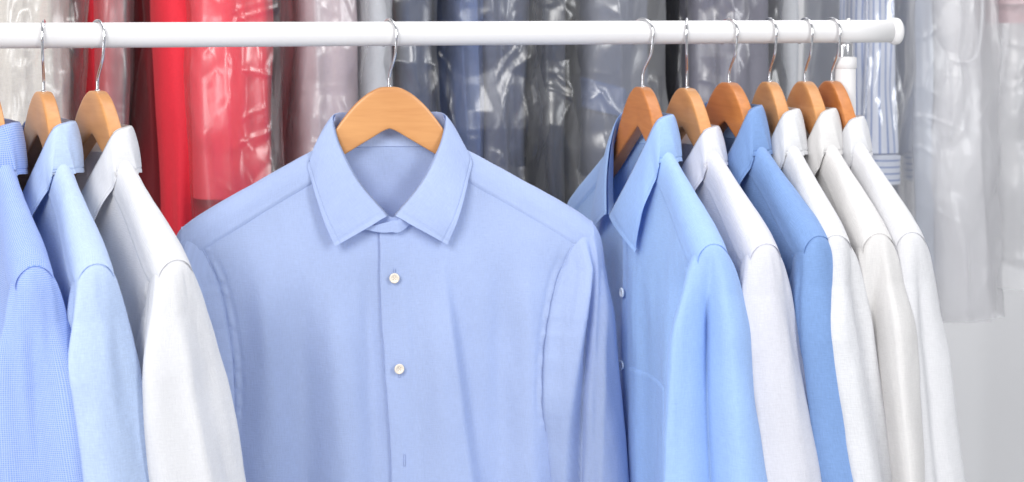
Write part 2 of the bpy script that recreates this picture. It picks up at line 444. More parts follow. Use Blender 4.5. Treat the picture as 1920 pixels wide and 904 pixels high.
# ------------------------------------------------------------------ hanger
# local frame of hangers and shirts: origin on the rail axis, x along the hanger arms, -y = front of the shirt
KFW = 0.10                                   # arms sweep forward a little
_zs = np.polyfit([0, .05, .085, .125, .165, .200, .228], [-.0960, -.1130, -.1315, -.1528, -.1752, -.1956, -.2130], 4)
def zsh(u):
    a = np.sqrt(np.asarray(u, float) ** 2 + 1e-6)
    return np.polyval(_zs, a)
def build_hanger(name, loc, yaw, hook_yaw, mat, label, group, tilt=0.0, drop=0.0):
    root = empty(name, loc, 0, label, 'hanger', group)
    # wooden body: outline rows (top/bottom) swept along u with a rounded section
    us = np.concatenate([-np.linspace(.215, .0, 46), np.linspace(.0, .215, 46)[1:]])
    au = np.abs(us)
    top = smooth_interp(au, [0, .008, .02, .03, .040, .050, .060, .080, .10, .15, .195, .211, .215], [-.0590, -.0594, -.0640, -.0710, -.0805, -.0925, -.1060, -.1325, -.1435, -.1705, -.1960, -.2065, -.2100])
    bot = smooth_interp(au, [0, .004, .02, .05, .10, .15, .19, .208, .215], [-.1055, -.1068, -.1160, -.1340, -.1660, -.1930, -.2140, -.2190, -.2150])
    thick = smooth_interp(au, [0, .03, .10, .17, .205, .215], [.0074, .0078, .0080, .0082, .0076, .0045])
    # rounded-rectangle section
    n = 56; a = np.arange(n) * 2 * np.pi / n
    cy = np.sign(np.cos(a)) * np.abs(np.cos(a)) ** 0.22; cz = np.sign(np.sin(a)) * np.abs(np.sin(a)) ** 0.22
    P = np.zeros((len(us), n, 3))
    mid = (top + bot) / 2; hh = (top - bot) / 2
    P[..., 0] = us[:, None]; P[..., 1] = thick[:, None] * cy[None]; P[..., 2] = mid[:, None] + hh[:, None] * cz[None]
    P[..., 1] += (-KFW * us ** 2)[:, None]
    V = P.reshape(-1, 3); F = grid_faces(len(us), n, True).tolist()
    F.append(list(range(n))); F.append(list(range((len(us) - 1) * n, len(us) * n))[::-1])
    ca, sa = math.cos(yaw), math.sin(yaw)
    Rm = np.array([[ca, -sa, 0], [sa, ca, 0], [0, 0, 1]])
    V[:, 2] += drop
    me = raw_mesh('body', V, F)
    b = link('body', me, mat, root); b.rotation_euler = (0, tilt, yaw)
    # wire hook, swivelled on its own
    Rh = 0.0185
    pts = [(0.0, -.070), (0.0, -.058), (0.0, -.050), (0.0008, -.0445), (0.0045, -.0375), (0.0105, -.0290), (0.0150, -.0200)]
    for ang in np.linspace(-18, 205, 30):
        pts.append((Rh * math.cos(R(ang)) , 0.0005 + Rh * math.sin(R(ang)) * 0.92))
    pts.append((-Rh * 0.80, -.0125))
    pts = np.array(pts); pts[:, 1] -= 0.0019
    pts[:3, 1] += drop
    sm, _ = crom(pts, 120)
    q = np.stack([sm[:, 0] * math.cos(hook_yaw), sm[:, 0] * math.sin(hook_yaw), sm[:, 1]], -1)
    tube_obj('hook', q, 0.00155, M['chrome'], root, 12)
    # small ferrule where the wire enters the wood
    tube_obj('ferrule', [(0, 0, -.0605 + drop), (0, 0, -.0588 + drop), (0, 0, -.0578 + drop)], [.0032, .0030, .0022], M['chrome'], root, 16)
    return root

# ------------------------------------------------------------------ shirt
class Shirt:
    def __init__(s, **k):
        s.T = 0.030; s.neck = .082; s.zneck = -.2165; s.seed = 1; s.zbot = -.80
        s.folds_front = []; s.folds_back = []; s.sleeve_folds = ([], [])   # left(-u), right(+u)
        s.edge = ([-.21, -.32, -.41, -.50, -.80], [-.013, -.009, -.004, .0015, .004])
        s.collar = 'closed'; s.res = 1.0; s.soft = 1.0
        s.sleeve_out = (0, 0); s.sleeve_back = (0, 0); s.sleeve_front = (0, 0)
        s.buttons = []; s.pocket = None; s.tipdrop = 0.0
        s.F = s.E = None; s.cl = 0.0; s.sleeve_mid = 0.0; s.fold_gain = 1.0; s.overlap = .0042
        s.__dict__.update(k)
SEAM_Z = [-.2130, -.2180, -.2260, -.2350, -.2540, -.2750, -.3150, -.3620, -.4000, -.4500, -.5000, -.6000, -.8000]
SEAM_U = [ .2276,  .2218,  .2110,  .2035,  .1945,  .1865,  .1775,  .1715,  .1705,  .1725,  .1765,  .1800,  .1850]
OUT_Z = [-.2130, -.2145, -.2172, -.2220, -.2320, -.2560, -.3000, -.3400, -.4100, -.5000, -.6000, -.8000]
OUT_U = [ .2278,  .2294,  .2314,  .2338,  .2362,  .2391,  .2430,  .2465,  .2545,  .2635,  .2690,  .2720]
def wside(z):
    return smooth_interp(z, [-.80, -.50, -.40, -.31, -.27, -.240, -.222, -.213, -.09], [.222, .208, .203, .200, .206, .2150, .2240, .2280, .2280])
def ybody(u, z, S, front=True):
    """depth of the bare body surface (negative = front)"""
    au = np.abs(u); W = wside(z)
    d = np.clip(zsh(np.minimum(au, .228)) - z, 0, None)
    r = .021
    g = np.sqrt(np.clip(1 - (1 - np.clip(d / r, 0, 1)) ** 2, 0, 1))
    h = np.sqrt(np.clip(1 - np.clip(au / W, 0, 1) ** 5, 0, 1))
    h = 1 - (1 - h) * sstep(-z, .222, .275)
    b0 = .0105 + .0070 * sstep(au, .10, .205)
    T = S.T if front else S.T * 0.9
    dep = g * (b0 + (T - b0) * sstep(d, .0, .15)) * h
    return (-dep if front else dep) - KFW * u ** 2
def foldsum(u, z, folds):
    out = 0
    for f in folds:
        (u0, z0), (u1, z1), amp, w, kind = f
        t = np.clip((z - z0) / (z1 - z0), 0, 1.6)
        uc = u0 + (u1 - u0) * t
        ramp = sstep(t, 0.0, 0.45)
        x = (u - uc) / (w * (0.55 + 0.45 * np.minimum(t, 1.0)))
        if kind == 'ridge': pr = np.exp(-x * x)
        elif kind == 'stepR':   # high on the left, falling sharply to the right
            pr = np.where(x < 0, np.exp(-(x / 2.6) ** 2), np.exp(-(x / 0.38) ** 2))
        else:                   # stepL
            pr = np.where(x > 0, np.exp(-(x / 2.6) ** 2), np.exp(-(x / 0.38) ** 2))
        out = out + amp * ramp * pr
    return out
def seam_u(z): return smooth_interp(z, SEAM_Z, SEAM_U)

def body_disp(u, z, S, front):
    sd = S.seed + (0 if front else 500)
    k = sstep(-z, .20, .34)
    d = S.soft * (.0040 * k * fbm(u * 15 + 3.1 * S.seed, z * 3.0, sd, 2) + .0012 * fbm(u * 30, z * 14, sd + 5, 3) + .0013 * k * fbm(u * 44 + z * 6, z * 4, sd + 6, 2) + .0042 * k * (.35 - np.abs(fbm(u * 13 + z * 1.5 + 9, z * 2.2, sd + 8, 2))))
    d = d + foldsum(u, z, S.folds_front if front else S.folds_back)
    # armhole topstitch band with small puckers on the body side
    su = seam_u(z); x = su - np.abs(u)
    band = np.exp(-((x - .0035) / .0035) ** 2) * sstep(-z, .215, .24) * sstep(z, -.46, -.42)
    pk = vnoise(z * 150 + 0 * u, np.sign(u) * 3.0, sd + 9)
    d = d + band * (.0006 + .0034 * (pk - .35)) - .0020 * np.exp(-((x - .0085) / .0022) ** 2) * sstep(-z, .235, .26) * sstep(z, -.44, -.40) * (0.35 + .65 * pk)
    return d
def ztop_front(u, S):
    un = S.neck
    ze = zsh(un)
    t = np.clip(np.abs(u) / un, 0, 1)
    return np.where(np.abs(u) < un, S.zneck + (ze - S.zneck) * t ** 1.9, zsh(u))
def ztop_back(u, S):
    un = S.neck; ze = zsh(un)
    t = np.clip(np.abs(u) / un, 0, 1)
    zc = -.127
    return np.where(np.abs(u) < un, zc + (ze - zc) * t ** 2, zsh(u))
def body_sheet(S, ua, ub, front, nc, nr, extra=None):
    """grid between the lines u=ua(z) and u=ub(z), hanging from the shoulder / neck line"""
    c = np.linspace(0, 1, nc)
    z_ref = np.full(nc, -.213)
    ut = ua(np.array(-.213)) + (ub(np.array(-.213)) - ua(np.array(-.213))) * c
    zt = ztop_front(ut, S) if front else ztop_back(ut, S)
    tau = np.linspace(0, 1, nr); zm = -.53
    t1 = np.clip(tau / .86, 0, 1) ** 1.55; t2 = np.clip((tau - .86) / .14, 0, 1)
    z = zt[None, :] + (zm - zt[None, :]) * t1[:, None] + (S.zbot - zm) * t2[:, None]
    A = ua(z); B = ub(z)
    u = A + (B - A) * c[None, :]
    y = ybody(u, z, S, front)
    fade = sstep(zt[None, :] - z, 0.0, .03)
    d = body_disp(u, z, S, front) * fade
    if extra is not None: d = d + extra(u, z) - .0007 * np.exp(-((u - A - .033) / .0014) ** 2) * sstep(-z, .215, .23)
    y = y - d if front else y + d
    P = np.stack([u, y, z], -1)
    return P
def front_point(S, u, z):
    u = np.asarray(u, float); z = np.asarray(z, float)
    return ybody(u, z, S, True) - body_disp(u, z, S, True)

def build_collar(S, root, mat):
    # control points: back centre -> front end, right side (+u); mirrored for the left
    F = S.F if S.F is not None else np.array([
        (.000, .028, -.0900), (.034, .025, -.0895), (.057, .011, -.0885), (.0625, -.006, -.0950),
        (.0545, -.018, -.1230), (.0340, -.030, -.1615), (.0030, -.0385, -.1980)])
    E = S.E if S.E is not None else np.array([
        (.000, .037, -.1430), (.049, .030, -.1420), (.080, .013, -.1395), (.0910, -.007, -.1425),
        (.0845, -.025, -.1680), (.0745, -.038, -.2000), (.0615, -.044, -.2305)])
    F = F.copy(); E = E.copy()
    wl = np.array([1, 1, 1, .9, .5, .15, 0.0])
    F[:, 2] += S.cl * wl; E[:, 2] += .3 * S.cl * wl
    Nn = []
    for i, f in enumerate(F):
        t = i / 6
        if i == 0: un, front = 0.0, False
        elif i == 1: un, front = .042, False
        elif i == 2: un, front = .070, False
        elif i == 3: un, front = .080, True
        elif i == 4: un, front = .0680, True
        elif i == 5: un, front = .0430, True
        else: un, front = max(.004, F[6][0] + .001), True
        zz = float(ztop_front(np.array(un), S) if front else ztop_back(np.array(un), S))
        yy = float(ybody(np.array(un), np.array(zz), S, front))
        Nn.append((un, yy + (0.0015 if front else -.001), zz + .0005))
    Nn = np.array(Nn)
    def full(h, asym=0.0):
        l = h.copy(); l[:, 0] *= -1
        return np.vstack([l[::-1], h[1:]])
    Ff, Ef, Nf = full(F), full(E), full(Nn)
    k = len(Ff) - 1
    tt = np.concatenate([np.linspace(0, .35, 9), np.linspace(.35, k - .35, 120)[1:-1], np.linspace(k - .35, k, 9)])
    f = crom_at(Ff, tt); e = crom_at(Ef, tt); nn = crom_at(Nf, tt)
    # keep the leaf outside the body
    for i in range(len(e)):
        if e[i, 1] < 0.0:
            yb = float(front_point(S, e[i, 0], e[i, 2])); e[i, 1] = min(e[i, 1], yb - .0045)
        else:
            yb = float(ybody(np.array(e[i, 0]), np.array(e[i, 2]), S, False)); e[i, 1] = max(e[i, 1], yb + .004)
    cen = np.array([0.0, 0.0]) 
    outw = np.stack([f[:, 0], f[:, 1] - .002, 0 * f[:, 0]], -1)
    outw /= np.linalg.norm(outw, axis=1, keepdims=True)
    rr = np.concatenate([np.linspace(0, .80, 16), np.linspace(.80, 1, 14)[1:]])
    P = np.zeros((len(rr), len(tt), 3))
    for j, r in enumerate(rr):
        base = f * (1 - r) + e * r
        roll = .0019 * np.sin(np.pi * min(1, r ** 0.55)) + .0016 * np.sin(np.pi * r)
        lift = .0005 * np.sin(np.pi * min(1, (r / .28))) if r < .28 else 0
        P[j] = base + outw * roll
        P[j, :, 2] += lift
    nrm = grid_normals(P)
    if np.mean(nrm[:, 4, 0] * outw[4, 0] + nrm[:, 4, 1] * outw[4, 1]) < 0: nrm = -nrm
    # soft waviness and topstitch groove 5 mm inside the edge
    s_arc = tt[None, :] + 0 * rr[:, None]; r_g = rr[:, None] + 0 * tt[None, :]
    wav = .0012 * fbm(s_arc * 1.6, r_g * 2.0, S.seed + 31, 2) * r_g
    g1 = -.0009 * np.exp(-((r_g - .905) / .012) ** 2)
    dend = np.minimum(tt, k - tt)[None, :] + 0 * r_g
    g2 = -.0009 * np.exp(-((dend - .12) / .03) ** 2) * sstep(r_g, .05, .15)
    P = P + nrm * (wav + g1 + g2)[..., None]
    th = .0014 * sstep(np.minimum(dend, .1), 0, .05) * sstep(1 - r_g, 0.0, .02) + .0001
    Q = P - nrm * th[..., None]
    sheet = np.concatenate([Q[1:][::-1], P], 0)
    uvu = np.concatenate([[0], np.cumsum(np.linalg.norm(np.diff((f + e) / 2, axis=0), axis=1))])
    rl = np.concatenate([rr[1:][::-1], rr]) * .045
    uv = np.stack([np.broadcast_to(uvu[None], sheet.shape[:2]), np.broadcast_to(rl[:, None], sheet.shape[:2])], -1)
    leaf = grids('collar', [(sheet, uv, False)], mat, root)
    # stand: band from the neck seam up to the fold, inside the leaf
    lst = []
    ns = 12
    fi = f - outw * .0022
    ends = []
    if S.collar == 'closed':
        # overlapping buttoned ends at the throat
        Fr = F[3:].copy(); Fr[-1] = (.0120, -.0390, -.1990); Nr = Nn[3:].copy(); Nr[-1] = (.0130, -.0375, -.2145)
        side_r = crom_at(np.vstack([Fr, [(.0000, -.0395, -.2040)], [(-.0130, -.0385, -.2075)], [(-.0300, -.0370, -.2120)]]), np.linspace(0, 6, 70))
        low_r = crom_at(np.vstack([Nr, [(.0000, -.0385, -.2165)], [(-.0130, -.0380, -.2165)], [(-.0300, -.0370, -.2130)]]), np.linspace(0, 6, 70))
        Fl = F[3:] * [-1, 1, 1]; Fl[-1] = (-.0040, -.0362, -.1975); Nl = Nn[3:] * [-1, 1, 1]
        side_l = crom_at(np.vstack([Fl, [(.0070, -.0362, -.1985)], [(.0125, -.0362, -.2015)], [(.0150, -.0362, -.2060)]]), np.linspace(0, 6, 70))
        low_l = crom_at(np.vstack([Nl, [(.0040, -.0355, -.2150)], [(.0100, -.0358, -.2140)], [(.0145, -.0360, -.2100)]]), np.linspace(0, 6, 70))
        m = (tt >= k / 2 - 3.001) & (tt <= k / 2 + 3.001)
        bt, bl = fi[m], nn[m]
        for a, b in ((side_r, low_r), (side_l, low_l), (bt, bl)):
            a = a.copy(); b = b.copy()
            w = np.linspace(0, 1, ns)[:, None, None]
            lst.append((a[None] * (1 - w) + b[None] * w, None, False))
    else:
        w = np.linspace(0, 1, ns)[:, None, None]
        lst.append((fi[None] * (1 - w) + nn[None] * w, None, False))
    grids('collar_stand', lst, mat, leaf)
    return leaf

def seam_path(S, side):
    """the armhole seam from the front, over the shoulder, to the back"""
    zt = np.concatenate([np.linspace(-.44, -.262, 40), np.linspace(-.260, -.2145, 40)])
    ut = smooth_interp(zt, [-.2130, -.2180, -.2260] + SEAM_Z[3:], [.2272, .2222, .2112] + SEAM_U[3:])
    pts = []
    for fr in (True, False):
        d = body_disp(ut * side, zt, S, fr) * (sstep(-zt, .222, .25) if fr else 0)
        y = ybody(ut * side, zt, S, fr)
        y = y - d - .0006 if fr else y + .0006
        pts.append(np.stack([side * (ut + .0004), y, zt], -1))
    kf = -KFW * .228 ** 2; zt_ = float(zsh(.2276))
    ya = np.linspace(pts[0][-1, 1] - kf, pts[1][-1, 1] - kf, 13)[1:-1]
    da = .021 * (1 - np.sqrt(np.clip(1 - (ya / .0181) ** 2, 0, 1)))
    apex = np.stack([0 * ya + side * .2276, ya + kf, zt_ - da + .0009], -1)
    path = np.vstack([pts[0], apex, pts[1][::-1]])
    for k in range(3): path[60:-60] = (np.roll(path, 1, 0) + path + np.roll(path, -1, 0))[60:-60] / 3
    return path
def build_armhole_seam(S, side, root, mat):
    path = seam_path(S, side)
    w = .00080 + .0003 * np.sin(np.arange(len(path)) * 2.1)
    return tube_obj('armhole_seam', path, w, mat, root, 8)

def build_sleeve(S, side, root, mat, n=72, nr=120):
    tau = np.linspace(0, 1, nr)
    z = -.2130 + (-.53 + .213) * np.clip(tau / .86, 0, 1) ** 1.35 + (S.zbot + .53) * np.clip((tau - .86) / .14, 0, 1)
    us = seam_u(z).copy(); uo = smooth_interp(z, OUT_Z, OUT_U).copy()
    i = 0 if side < 0 else 1
    fr, bk, ou = S.sleeve_front[i], S.sleeve_back[i], S.sleeve_out[i]
    dn = np.clip((-.213 - z) / .3, 0, 2)
    uo = uo + ou * dn
    us = us + .5 * ou * np.clip((-.42 - z) / .1, 0, 2.5)
    yf = smooth_interp(z, [-.80, -.60, -.50, -.40, -.30, -.25, -.235, -.2265, -.2215, -.2172, -.2145, -.2130], [-.050, -.046, -.043, -.040, -.0335, -.0250, -.0202, -.0172, -.0146, -.0107, -.0069, -.0030]) - fr * dn ** 1.2
    yb = smooth_interp(z, [-.80, -.60, -.50, -.40, -.30, -.25, -.235, -.2265, -.2215, -.2172, -.2145, -.2130], [.066, .062, .056, .046, .0340, .0250, .0200, .0171, .0145, .0106, .0068, .0030]) + bk * dn ** 1.2
    kf = -KFW * .228 ** 2
    yf = yf + kf; yb = yb + kf
    tuck = -.0008 + .0020 * sstep(-z, .224, .245)
    sf = ybody(side * us, z, S, True) - body_disp(side * us, z, S, True) * sstep(-z, .222, .25) - tuck
    sb = ybody(side * us, z, S, False) + tuck
    w = uo - us
    low = sstep(-z, .40, .46)           # below the armpit the tube closes on its own
    sf = sf * (1 - low) + (yf * .72 + yb * .28) * low
    sb = sb * (1 - low) + (yb * .72 + yf * .28) * low
    ym = (yf + yb) / 2
    inner = us + .012 * (1 - low) + (-.004) * low
    ctrl = [(us, sf), (us + .30 * w, yf * .55 + sf * .45 - .001), (us + .72 * w, yf), (uo, ym + S.sleeve_mid * dn if side > 0 else ym), (us + .74 * w, yb), (us + .30 * w, yb * .6 + sb * .4), (us, sb), (inner, ym)]
    ctrl = np.stack([np.stack(c, -1) for c in ctrl], 0)      # 8, nr, 2
    K = 8; tt = np.arange(n) * K / n
    ii = np.floor(tt).astype(int); t = (tt - ii)[:, None, None]
    p0, p1, p2, p3 = ctrl[(ii - 1) % K], ctrl[ii], ctrl[(ii + 1) % K], ctrl[(ii + 2) % K]
    q = 0.5 * ((2 * p1) + (-p0 + p2) * t + (2 * p0 - 5 * p1 + 4 * p2 - p3) * t**2 + (-p0 + 3 * p1 - 3 * p2 + p3) * t**3)
    q = np.transpose(q, (1, 0, 2))                           # nr, n, 2
    cen = np.stack([(us + uo) / 2, ym], -1)[:, None, :]
    rad = q - cen; rl = np.linalg.norm(rad, axis=2, keepdims=True) + 1e-9
    rad = rad / rl
    th = tt[None, :] + 0 * z[:, None]; zz = z[:, None] + 0 * tt[None, :]
    amp = sstep(-zz, .225, .36)
    per = np.abs(((th + 4) % 8) - 4)                          # distance from the front seam, keeps noise periodic
    d = S.soft * (.0040 * amp * fbm(per * 1.1 + 7 * side, zz * 3.2, S.seed + 60 + i, 2) + .0013 * sstep(-zz, .215, .235) * fbm(per * 3.0, zz * 16, S.seed + 70 + i, 3))
    d = d + S.soft * .0045 * amp * (.35 - np.abs(fbm(per * 1.3 + zz * 1.2 + 4, zz * 2.4, S.seed + 77 + i, 2)))
    for (a0, z0, a1, z1, am, wd, kind) in S.sleeve_folds[i]:
        tk = np.clip((zz - z0) / (z1 - z0), 0, 1.8); ac = a0 + (a1 - a0) * tk
        x = (th - ac) / wd
        ramp = sstep(tk, 0, .35)
        if kind == 'ridge': pr = np.exp(-x * x)
        elif kind == 'stepR': pr = np.where(x < 0, np.exp(-(x / 2.4) ** 2), np.exp(-(x / .22) ** 2))
        else: pr = np.where(x > 0, np.exp(-(x / 2.4) ** 2), np.exp(-(x / .22) ** 2))
        d = d + S.fold_gain * am * ramp * pr
    # gathers just under the shoulder seam
    gath = sstep(-zz, .214, .222) * (1 - sstep(-zz, .235, .285))
    d = d + gath * .0013 * (vnoise(th * 4.0, zz * 6, S.seed + 80 + i) - .5)
    outside = ((th < 6.0)).astype(float)
    d = np.where(th > 6.3, 0, d)
    q = q + rad * d[..., None]
    P = np.stack([side * q[..., 0], q[..., 1], zz], -1)
    # sleeve head: sewn to the seam over the shoulder, leaving it along the shoulder line and then falling
    m = int(np.argmax(z < -.262)); B = P[m].copy()
    path = seam_path(S, side)[39:-39]
    al = np.r_[0, np.cumsum(np.linalg.norm(np.diff(path, axis=0), axis=1))]; al /= al[-1]
    out = tt <= 6.0; fr_ = tt[out] / 6.0
    A = np.stack([np.interp(fr_, al, path[:, c]) for c in range(3)], -1)
    A[:, 2] -= .0004
    Bo = B[out]
    hgt = np.clip((A[:, 2] + .262) / .049, 0, 1)
    Cc = A + np.stack([side * .0105 * hgt, 0 * hgt, -.0068 * hgt], -1)
    Cc[:, 1] = .55 * A[:, 1] + .45 * Bo[:, 1]
    low_ = (1 - hgt)[:, None]; Cc = Cc * (1 - low_) + (A + Bo) / 2 * low_
    for r_ in range(m):
        v = r_ / m
        Q = (1 - v) ** 2 * A + 2 * v * (1 - v) * Cc + v * v * Bo
        g = .0016 * (vnoise(tt[out] * 5.0, 0 * tt[out] + v * 1.5, S.seed + 80 + i) - .5) * np.sin(np.pi * v) * hgt
        Q[:, 0] += side * g; Q[:, 1] += np.sign(A[:, 1] - A[:, 1].mean()) * g
        P[r_] = B; P[r_][out] = Q
        zz[r_] = np.where(out, P[r_][:, 2], B[:, 2])
    uvu = arc_uv(P)[..., 0]
    if side < 0: P = P[:, ::-1]; uvu = uvu[:, ::-1]
    uv = np.stack([uvu, zz], -1)
    return grids('sleeve', [(P, uv, True)], mat, root)

def build_yoke(S, root, mat):
    lst = []
    for sg in (-1, 1):
        u = np.linspace(.066, .2278, 60)
        tau = np.linspace(-1, 1, 41)
        dd = np.where(tau < 0, .060 * tau ** 2, (.033 + .006 * (u[:, None] - .07) / .15) * tau[None, :] ** 2)  # u,tau
        uu = u[:, None] + 0 * tau[None, :]
        zz = zsh(uu) - dd
        yy = np.where(tau[None, :] > 0, ybody(uu, zz, S, True), ybody(uu, zz, S, False))
        P = np.stack([sg * uu, yy, zz], -1)
        nr = grid_normals(P)
        c = P.mean((0, 1)) + [0, 0, -.1]
        if np.mean(np.sum(nr * (P - c), 2)) < 0: nr = -nr
        off = .0020 * np.ones_like(dd); off[:, -1] = -.0006; off[:, 0] = -.0006
        off[:, -2] = .0013
        off *= 1 - .40 * sstep(uu, .215, .2275)
        off += .0005 * fbm(uu * 40, dd * 60, S.seed + 3, 2) * sstep(1 - np.abs(tau[None, :]), 0.02, .2)
        # stitched ridge beside the seam
        off += .0010 * np.exp(-((tau[None, :] - .94) / .03) ** 2)
        P = P + nr * off[..., None]
        grids('yoke', [(P, np.stack([uu, np.concatenate([np.zeros((60, 1)), np.cumsum(np.linalg.norm(np.diff(P, axis=1), axis=2), 1)], 1)], -1), False)], mat, root)

def build_button(S, root, panel, u, z, mat, tilt=0.0, r=.0057):
    y = float(front_point(S, u, z)) - .0045 - S.over(u, z)
    prof = [(0.0004, .0004), (r * .52, .0004), (r * .62, .0011), (r * .80, .0016), (r * .94, .0013), (r, .0004), (r * .96, -.0008), (r * .5, -.0012), (.0004, -.0012)]
    V, F = lathe(prof, 28)
    rot = np.array([[1, 0, 0], [0, 0, -1.0], [0, 1.0, 0]])
    def tr(V):
        V = V @ rot.T
        ca, sa = math.cos(tilt), math.sin(tilt)
        Rz = np.array([[ca, -sa, 0], [sa, ca, 0], [0, 0, 1]])
        return V @ Rz.T + [float(u), y, float(z)]
    b = link('button', raw_mesh('button', tr(V), F), mat, root)
    for a, c in ((-1, -1), (-1, 1), (1, -1), (1, 1)):
        h, hf = lathe([(.0001, .00062), (.00062, .00060), (.00070, .0003)], 10)
        h = h + [a * .00135, c * .00135, 0]
        link('hole', raw_mesh('hole', tr(h), hf), M['thread'], b)
    return b
def build_buttonhole(S, root, u, z):
    y = float(front_point(S, u, z)) - .0008 - S.over(u, z)
    pts = [(u + .0004 * math.sin(t * 40), y - .0004, z + (t - .5) * .013) for t in np.linspace(0, 1, 14)]
    tube_obj('buttonhole', pts, .0006, M['thread_blue'], root, 6)

def build_shirt(S, mat, loc, yaw, label, group, drop=0.0, btn='button'):
    loc = Vector(loc); loc.z += drop
    root = empty('shirt', loc, yaw, label, 'shirt', group)
    nr = int(125 * S.res); nc = int(120 * S.res)
    ez, eu = S.edge
    ue = lambda z: smooth_interp(z, ez, eu) + .0016 * fbm(z * 22, 0 * z + S.seed, S.seed + 90, 2)
    side_l = lambda z: -wside(z); side_r = lambda z: wside(z)
    over = lambda u, z: np.exp(-np.clip(u - ue(z), 0, None) / .035) * S.overlap
    S.over = lambda u, z: float(over(np.array(float(u)), np.array(float(z))))
    # under panel (left in front view) runs behind the placket
    A = body_sheet(S, side_l, lambda z: ue(z) + .022, True, nc // 2 + 8, nr)
    grids('front_panel', [(A, None, False)], mat, root)
    B = body_sheet(S, ue, side_r, True, nc // 2, nr, extra=over)
    back1 = B[:, 0:1].copy(); back1[..., 0] += .0003; back1[..., 1] += .0013
    back2 = B[:, 0:1].copy(); back2[..., 0] += .012; back2[..., 1] += .0016
    roll = B[:, 0:1].copy(); roll[..., 0] -= .0005; roll[..., 1] += .0006
    B = np.concatenate([back2, back1, roll, B], 1)
    pb = grids('front_panel', [(B, None, False)], mat, root)
    K = body_sheet(S, side_l, side_r, False, nc // 2, nr // 2)
    grids('back_panel', [(K, None, False)], mat, root)
    build_yoke(S, root, mat)
    fl = S.res if S.res > 1.4 else .8
    build_sleeve(S, -1, root, mat, int(80 * fl), int(105 * fl))
    build_sleeve(S, 1, root, mat, int(80 * S.res), int(105 * S.res))
    build_armhole_seam(S, 1, root, mat); build_armhole_seam(S, -1, root, mat)
    build_collar(S, root, mat)
    for i, (u, z) in enumerate(S.buttons):
        build_button(S, root, pb, u, z, M[btn], tilt=.25 * i)
        if btn == 'button': build_buttonhole(S, root, u + .0004, z + (.0035 if i % 2 == 0 else -.0035))
    if S.pocket:
        u0, u1, z0, z1 = S.pocket
        uu = np.linspace(u0, u1, 40)[None, :] + 0 * np.zeros((50, 1)); zz = np.linspace(z0, z1, 50)[:, None] + 0 * uu
        zz = zz - .004 * (uu - u0) / (u1 - u0)
        yy = front_point(S, uu, zz) - over(uu, zz) - .0012
        P = np.stack([uu, yy, zz], -1)
        P[0, :, 1] += .0018; P[-1, :, 1] += .0016; P[:, 0, 1] += .0016; P[:, -1, 1] += .0016
        P[1, :, 1] -= .0006
        grids('pocket', [(P, None, False)], mat, root)
    return root

# ------------------------------------------------------------------ the hanging shirts
G_SH = 'shirts hanging on the white rail'
G_HG = 'wooden hangers on the white rail'
def hang(px, theta, hook, S, mat, wmat, label, hlabel, drop=0.0, btn='button'):
    p = rail_at(px)
    build_hanger('wooden_hanger', p, -R(theta), R(hook), M[wmat], hlabel, G_HG, drop=drop)
    return build_shirt(S, M[mat], p, -R(theta), label, G_SH, drop=drop, btn=btn)

# centre shirt, facing the camera
SC = Shirt(seed=3, res=1.55, soft=0.9, sleeve_out=(0, .011),
    folds_front=[((.052, -.225), (.090, -.52), .0150, .030, 'stepR'),
                 ((.150, -.24), (.158, -.50), .0080, .020, 'ridge'),
                 ((.122, -.235), (.122, -.52), -.0060, .018, 'ridge'),
                 ((-.062, -.24), (-.045, -.52), .0080, .026, 'ridge'),
                 ((-.100, -.235), (-.088, -.55), -.0070, .022, 'ridge'),
                 ((-.140, -.22), (-.132, -.50), .0070, .022, 'ridge'),
                 ((-.026, -.215), (-.016, -.50), -.0060, .014, 'ridge'),
                 ((.026, -.225), (.036, -.50), -.0040, .018, 'ridge')],
    sleeve_folds=([(2.0, -.23, 2.2, -.55, .006, .5, 'ridge'), (1.2, -.25, 1.3, -.5, -.005, .3, 'ridge')],
                  [(2.20, -.222, .95, -.50, -.0150, .13, 'ridge'), (1.95, -.222, .70, -.50, .0090, .40, 'stepR'), (2.65, -.24, 1.5, -.5, .0080, .40, 'stepL'), (3.3, -.24, 3.0, -.5, -.004, .3, 'ridge')]),
    buttons=[(.0035, -.2670), (.0085, -.3655)])
sh = hang(730, -7, -60, SC, 'centre', 'wood', 'periwinkle blue dress shirt hung facing forward, buttoned collar, ivory buttons down its front', 'wooden hanger inside the forward-facing periwinkle shirt, arched top showing above its collar')
build_buttonhole(SC, sh, .0145, -.4660)

def side(seed, **k):
    rs = np.random.RandomState(seed * 7 + 1)
    ff = []
    for i in range(5):
        u0 = rs.uniform(-.15, .17); ff.append(((u0, -.22), (u0 + rs.uniform(-.02, .03), -.52), rs.choice([-1, 1]) * rs.uniform(.002, .0045), rs.uniform(.012, .024), 'ridge'))
    sf = [(rs.uniform(1.2, 2.2), -.225, rs.uniform(1.3, 2.4), -.52, rs.choice([-1, 1]) * rs.uniform(.002, .005), rs.uniform(.25, .5), 'ridge') for i in range(2)]
    sf += [(rs.uniform(2.8, 4.6), -.225, rs.uniform(2.8, 4.6), -.55, rs.choice([-1, 1]) * rs.uniform(.002, .005), rs.uniform(.25, .5), 'ridge') for i in range(2)]
    d = dict(seed=seed, folds_front=ff, sleeve_folds=([], sf), res=1.18, fold_gain=1.5, soft=1.3)
    d.update(k)
    return Shirt(**d)

